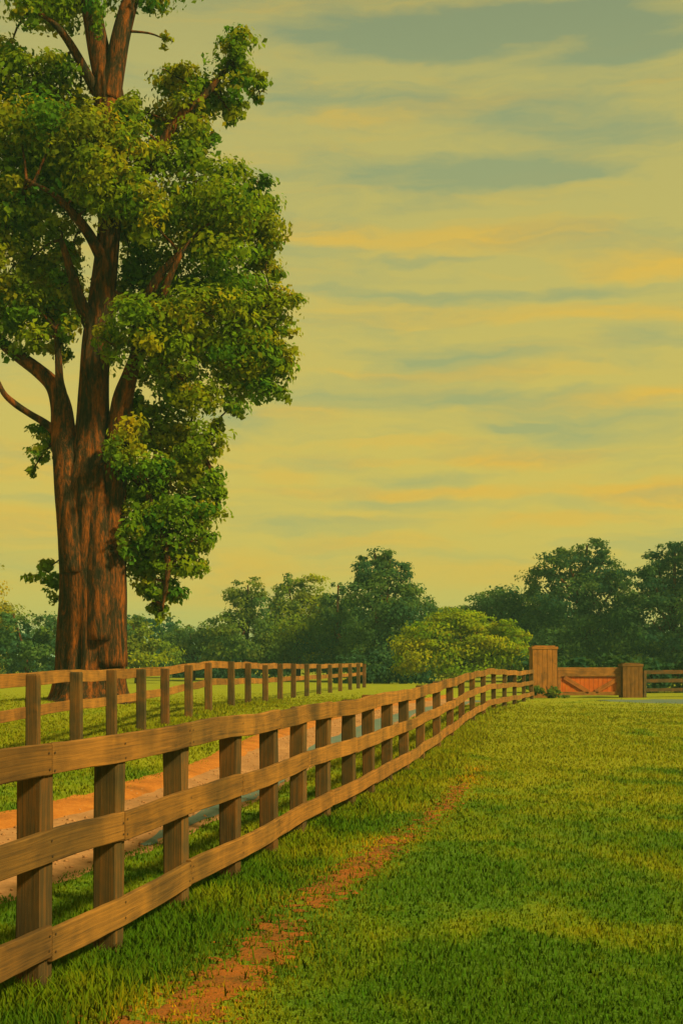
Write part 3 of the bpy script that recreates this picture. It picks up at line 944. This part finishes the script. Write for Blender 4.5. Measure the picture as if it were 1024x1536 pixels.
def blades(x, y, hgt, wid, seed):
    n = len(x)
    z = ground_h(x, y)
    a = rng.uniform(0, math.tau, n)
    lean = rng.uniform(.15, .75, n) * hgt
    la = rng.uniform(0, math.tau, n)
    wx, wy = np.cos(a) * wid / 2, np.sin(a) * wid / 2
    tx, ty = np.cos(la) * lean, np.sin(la) * lean
    b0 = np.stack([x - wx, y - wy, z - .004], 1)
    b1 = np.stack([x + wx, y + wy, z - .004], 1)
    m0 = np.stack([x - wx * .8 + tx * .35, y - wy * .8 + ty * .35, z + hgt * .6], 1)
    m1 = np.stack([x + wx * .8 + tx * .35, y + wy * .8 + ty * .35, z + hgt * .6], 1)
    tp = np.stack([x + tx, y + ty, z + hgt], 1)
    V_ = np.stack([b0, b1, m1, m0, tp], 1).reshape(-1, 3)
    k = np.arange(n)[:, None] * 5
    F_ = np.concatenate([k + np.array([[0, 1, 2]]), k + np.array([[0, 2, 3]]), k + np.array([[3, 2, 4]])], 1).reshape(-1, 3)
    c = rng.uniform(.92, 1.14, (n, 1)) * (1 + rng.normal(0, .08, (n, 3)))
    return V_, F_, np.repeat(c, 5, 0)


def scatter(n, y0, y1, power):
    y = y0 + (y1 - y0) * rng.random(n) ** power
    x = rng.uniform(-1, 1, n) * (.30 * y + 1.2)
    return x, y


x, y = scatter(400000, 4.6, 62, 2.1)
dt = np.full(len(x), 9.)
for p in TC[::3]:
    dt = np.minimum(dt, np.hypot(x - p[0], (y - p[1])))
wt = np.interp(y, [5, 22], [.17, .07])
keep = (rng.random(len(x)) > sstep(26, 62, y)) & ~lane_mask(x, y) & ((dt > wt) | (rng.random(len(x)) < .75))
for (a, b_, r_) in PATCH:
    keep &= (np.hypot(x - a, y - b_) > r_ * .75) | (rng.random(len(x)) < .55)
x, y = x[keep], y[keep]
nearf = np.exp(-((x - fence_x(y)) / .45) ** 2)
cl = np.array([mnoise.noise((a * .9, b_ * .7, 0)) for a, b_ in zip(x, y)])
h = rng.uniform(.015, .042, len(x)) * (1 + .5 * cl) * (1 + 1.1 * nearf) * np.interp(y, [6, 30, 60], [1, 1.3, 1.1])
w = rng.uniform(.006, .011, len(x)) * np.interp(y, [6, 30, 60], [1, 2.6, 5])
Va, Fa, Ca = blades(x, y, h, w, 0)
# dry, trodden blades beside the footpath
dr = np.exp(-(dt[keep] / np.interp(y, [5, 22], [.38, .16])) ** 2) * rng.random(len(x))
Ca = Ca * (1 + np.repeat(dr, 5)[:, None] * np.array((2.2, .25, .3)))
# ranker tufts along the foot of the fences and the verge of the lane
tx, ty = [], []
for (X, Y) in list(NEAR_XY[:17]) * 1:
    for _ in range(260):
        tx.append(X + random.gauss(0, .11)); ty.append(Y + random.gauss(0, .13))
for k in range(16000):
    yy = 5 + 26 * random.random() ** 1.4
    tx.append(float(fence_x(yy)) + random.gauss(.12, .28)); ty.append(yy)
for k in range(6000):
    yy = 16 + 30 * random.random()
    xx = float(np.interp(yy, LEFT_XY[:, 1], LEFT_XY[:, 0]))
    tx.append(xx + random.gauss(0, .25)); ty.append(yy)
tx, ty = np.array(tx), np.array(ty)
ok = ~lane_mask(tx, ty); tx, ty = tx[ok], ty[ok]
cl = np.array([mnoise.noise((a * 1.3, b_ * 1.1, 4)) for a, b_ in zip(tx, ty)])
h = rng.uniform(.045, .115, len(tx)) * (1 + .7 * cl)
Vb, Fb, Cb = blades(tx, ty, h, rng.uniform(.007, .012, len(tx)) * np.interp(ty, [6, 30], [1, 2.2]), 1)
tag(mesh_obj('grass', np.concatenate([Va, Vb]), np.concatenate([Fa, Fb + len(Va)]), M_BLADE, cols=np.concatenate([Ca, Cb])), kind='stuff')

# pebbles strewn over the lane
pn = 2600
py_ = 9 + 34 * rng.random(pn) ** 1.4
pl_ = np.interp(py_, [p[1] for p in LANE_L], [p[0] for p in LANE_L])
pr_ = np.interp(py_, [p[1] for p in LANE_R], [p[0] for p in LANE_R])
px_ = pl_ + (pr_ - pl_) * rng.uniform(.06, .94, pn)
pz_ = ground_h(px_, py_) + .022
ps_ = rng.uniform(.008, .03, pn) * rng.uniform(.5, 1.2, pn)
octv = np.array([(1, 0, 0), (0, 1, 0), (-1, 0, 0), (0, -1, 0), (0, 0, .7), (0, 0, -.7)])
octf = np.array([(0, 1, 4), (1, 2, 4), (2, 3, 4), (3, 0, 4), (1, 0, 5), (2, 1, 5), (3, 2, 5), (0, 3, 5)])
jit = octv[None] * rng.uniform(.6, 1.3, (pn, 6, 1)) * ps_[:, None, None]
pv_ = (np.stack([px_, py_, pz_], 1)[:, None, :] + jit).reshape(-1, 3)
pf_ = (np.arange(pn)[:, None, None] * 6 + octf[None]).reshape(-1, 3)
tag(mesh_obj('pebbles', pv_, pf_, M_SAND), kind='stuff')

# ------------------------------------------------------------------ sky
SUN_AZ, SUN_EL = 124.0, 38.0     # clockwise from the view direction (+y), degrees
wd = bpy.data.worlds.new('World'); sc.world = wd
wd.use_nodes = True
nt = wd.node_tree; nt.nodes.clear()
b = NB(nt)
out = b.n('ShaderNodeOutputWorld')
sky = b.n('ShaderNodeTexSky', sky_type='NISHITA')
sky.sun_disc = False
sky.sun_elevation = R(SUN_EL)
sky.sun_rotation = R(SUN_AZ)
sky.air_density = 1.5; sky.dust_density = 4.0; sky.ozone_density = 1.0
bg1 = b.n('ShaderNodeBackground'); bg1.inputs[1].default_value = .05
b.l(sky.outputs[0], bg1.inputs[0])
tc = b.n('ShaderNodeTexCoord')
dirv = tc.outputs['Generated']
sp = b.n('ShaderNodeSeparateXYZ'); b.l(dirv, sp.inputs[0])
az = b.math('ARCTAN2', sp.outputs[0], sp.outputs[1])
hl = b.math('SQRT', b.math('ADD', b.math('MULTIPLY', sp.outputs[0], sp.outputs[0]), b.math('MULTIPLY', sp.outputs[1], sp.outputs[1])))
el = b.math('DIVIDE', sp.outputs[2], b.math('MAXIMUM', hl, .05))
cv = b.n('ShaderNodeCombineXYZ'); b.l(az, cv.inputs[0]); b.l(el, cv.inputs[1])
vec = cv.outputs[0]
w1 = b.noise(b.mapping(vec, (1.0, 2.6, 1)), 9, 4, .6)
w2 = b.noise(b.mapping(vec, (1.0, 2.6, 1), (5, 3, 1)), 9, 4, .6)
wv = b.n('ShaderNodeCombineXYZ')
b.l(b.math('MULTIPLY', b.math('SUBTRACT', w1, .5), .14), wv.inputs[0])
b.l(b.math('MULTIPLY', b.math('SUBTRACT', w2, .5), .034), wv.inputs[1])
va = b.n('ShaderNodeVectorMath', operation='ADD'); b.l(vec, va.inputs[0]); b.l(wv.outputs[0], va.inputs[1])
vec2 = va.outputs[0]


def band(px, py, rx, ry, wgt, soft=.35):
    a = math.atan((px - 512) / F)
    e = (HOR - py) / F * math.cos(a)
    s1 = b.n('ShaderNodeVectorMath', operation='SUBTRACT'); b.l(vec2, s1.inputs[0]); s1.inputs[1].default_value = (a, e, 0)
    s2 = b.n('ShaderNodeVectorMath', operation='MULTIPLY'); b.l(s1.outputs[0], s2.inputs[0]); s2.inputs[1].default_value = (F / rx / 1.15, F / ry / 1.3, 0)
    ln = b.n('ShaderNodeVectorMath', operation='LENGTH'); b.l(s2.outputs[0], ln.inputs[0])
    return b.maprange(ln.outputs['Value'], .3, 1.35, wgt * 1.2, 0)


def total(bs):
    t = None
    for x_ in bs:
        o = band(*x_)
        t = o if t is None else b.math('ADD', t, o)
    return t


GREY = [(560, 40, 190, 26, .7), (800, 30, 170, 30, .95), (690, 50, 130, 26, .6), (960, 45, 130, 34, .8), (640, 80, 120, 16, .5), (900, 85, 90, 20, .4), (800, 175, 120, 26, .55), (960, 200, 110, 26, .6), (700, 262, 170, 24, .7), (480, 250, 110, 30, .35),
        (860, 255, 110, 18, .5), (640, 390, 90, 6, .5), (740, 445, 200, 9, .55), (560, 440, 90, 7, .4), (680, 530, 150, 16, .55), (620, 600, 180, 14, .5), (800, 600, 120, 18, .4), (470, 690, 110, 16, .55), (900, 640, 150, 20, .6), (780, 640, 60, 5, .5), (600, 760, 150, 9, .5), (640, 715, 90, 10, .5),
        (480, 790, 120, 12, .35), (60, 750, 90, 12, .3), (560, 140, 90, 18, .4), (420, 130, 60, 30, .35), (980, 505, 90, 14, .4), (1010, 740, 90, 10, .3), (450, 380, 90, 14, .3), (330, 640, 80, 18, .4), (900, 820, 120, 8, .25)]
GOLD = [(560, 175, 120, 12, .5), (720, 155, 130, 14, .45), (700, 360, 190, 18, .7), (960, 390, 130, 22, .7), (460, 345, 110, 22, .55), (900, 470, 170, 12, .6), (560, 470, 140, 14, .4), (780, 685, 130, 12, .9), (960, 600, 130, 16, .5), (980, 740, 100, 16, .8), (700, 740, 150, 10, .5), (500, 740, 130, 9, .6), (420, 710, 70, 14, .4),
        (620, 665, 120, 9, .45), (560, 690, 60, 6, .5), (340, 880, 140, 40, .5), (60, 690, 110, 30, .5), (40, 790, 110, 26, .55), (700, 860, 180, 22, .4), (960, 130, 80, 10, .3), (640, 560, 140, 8, .4), (850, 560, 140, 9, .35), (560, 815, 140, 12, .5), (900, 775, 130, 8, .5), (430, 620, 80, 14, .3)]
n1 = b.noise(b.mapping(vec2, (2.4, 17, 1)), 2.2, 7, .66, .35)
n2 = b.noise(b.mapping(vec2, (3, 26, 1), (2, 9, 0)), 1.9, 7, .68, .3)
elc = b.maprange(el, .0, .55, 0, 1, 'LINEAR')
base = b.ramp(elc, [(0, (.68, .48, .075)), (.25, (.63, .475, .080)), (.5, (.53, .44, .105)), (.8, (.45, .40, .120)), (1.0, (.35, .325, .115))])
grey = b.ramp(elc, [(0, (.39, .39, .13)), (.4, (.30, .35, .15)), (.75, (.24, .305, .155)), (1, (.17, .23, .135))])
gold = b.ramp(elc, [(0, (.80, .43, .03)), (.5, (.74, .45, .045)), (1.0, (.52, .37, .08))])
gf = b.math('ADD', total(GREY), b.math('MULTIPLY', b.math('SUBTRACT', n1, .475), 3.0), clamp=True)
yf = b.math('ADD', total(GOLD), b.math('MULTIPLY', b.math('SUBTRACT', n2, .53), 2.4), clamp=True)
c = b.mix(b.math('MULTIPLY', yf, .95), base, gold)
c = b.mix(b.math('MULTIPLY', gf, .82), c, grey)
bg2 = b.n('ShaderNodeBackground'); b.l(c, bg2.inputs[0]); bg2.inputs[1].default_value = .66
ms = b.n('ShaderNodeMixShader'); ms.inputs[0].default_value = .93
b.l(bg1.outputs[0], ms.inputs[1]); b.l(bg2.outputs[0], ms.inputs[2])
b.l(ms.outputs[0], out.inputs[0])

sl = bpy.data.lights.new('sun', 'SUN')
sl.energy = 4.2; sl.angle = R(6.0); sl.color = (1.0, .82, .44)
so = bpy.data.objects.new('sun', sl); COL.objects.link(so)
to_sun = Vector((math.sin(R(SUN_AZ)) * math.cos(R(SUN_EL)), math.cos(R(SUN_AZ)) * math.cos(R(SUN_EL)), math.sin(R(SUN_EL))))
so.rotation_euler = to_sun.to_track_quat('Z', 'Y').to_euler()
so.location = (20, 0, 30)

# ------------------------------------------------------------------ soft evening haze over the fields
hm, hnt, hout = new_mat('haze')
hv = hnt.nodes.new('ShaderNodeVolumePrincipled')
hv.inputs['Color'].default_value = (.42, .84, .66, 1)
hv.inputs['Density'].default_value = .00065
hv.inputs['Anisotropy'].default_value = .1
hnt.links.new(hv.outputs[0], hout.inputs['Volume'])
hx, hy0, hy1, hz0, hz1 = 3300, -3300, 3300, -1.5, 34
hvs = [(x_, y_, z_) for z_ in (hz0, hz1) for x_, y_ in ((-hx, hy0), (hx, hy0), (hx, hy1), (-hx, hy1))]
hfs = [(0, 3, 2, 1), (4, 5, 6, 7), (0, 1, 5, 4), (1, 2, 6, 5), (2, 3, 7, 6), (3, 0, 4, 7)]
tag(mesh_obj('haze', hvs, hfs, hm), kind='stuff')

# ------------------------------------------------------------------ camera
cam = bpy.data.cameras.new('camera')
cam.sensor_fit = 'VERTICAL'; cam.sensor_height = 36.0
cam.lens = 36.0 * F / 1536.0
cam.shift_y = (HOR - 768.0) / 1536.0
cam.clip_end = 6000
co = bpy.data.objects.new('camera', cam); COL.objects.link(co)
co.location = (0, 0, EYE); co.rotation_euler = (R(90), 0, 0)
sc.camera = co

sc.view_settings.view_transform = 'Standard'
sc.view_settings.look = 'None'
sc.view_settings.exposure = 0.75; sc.view_settings.gamma = 1
sc.cycles.max_bounces = 8; sc.cycles.diffuse_bounces = 4; sc.cycles.transmission_bounces = 4
sc.cycles.use_denoising = True
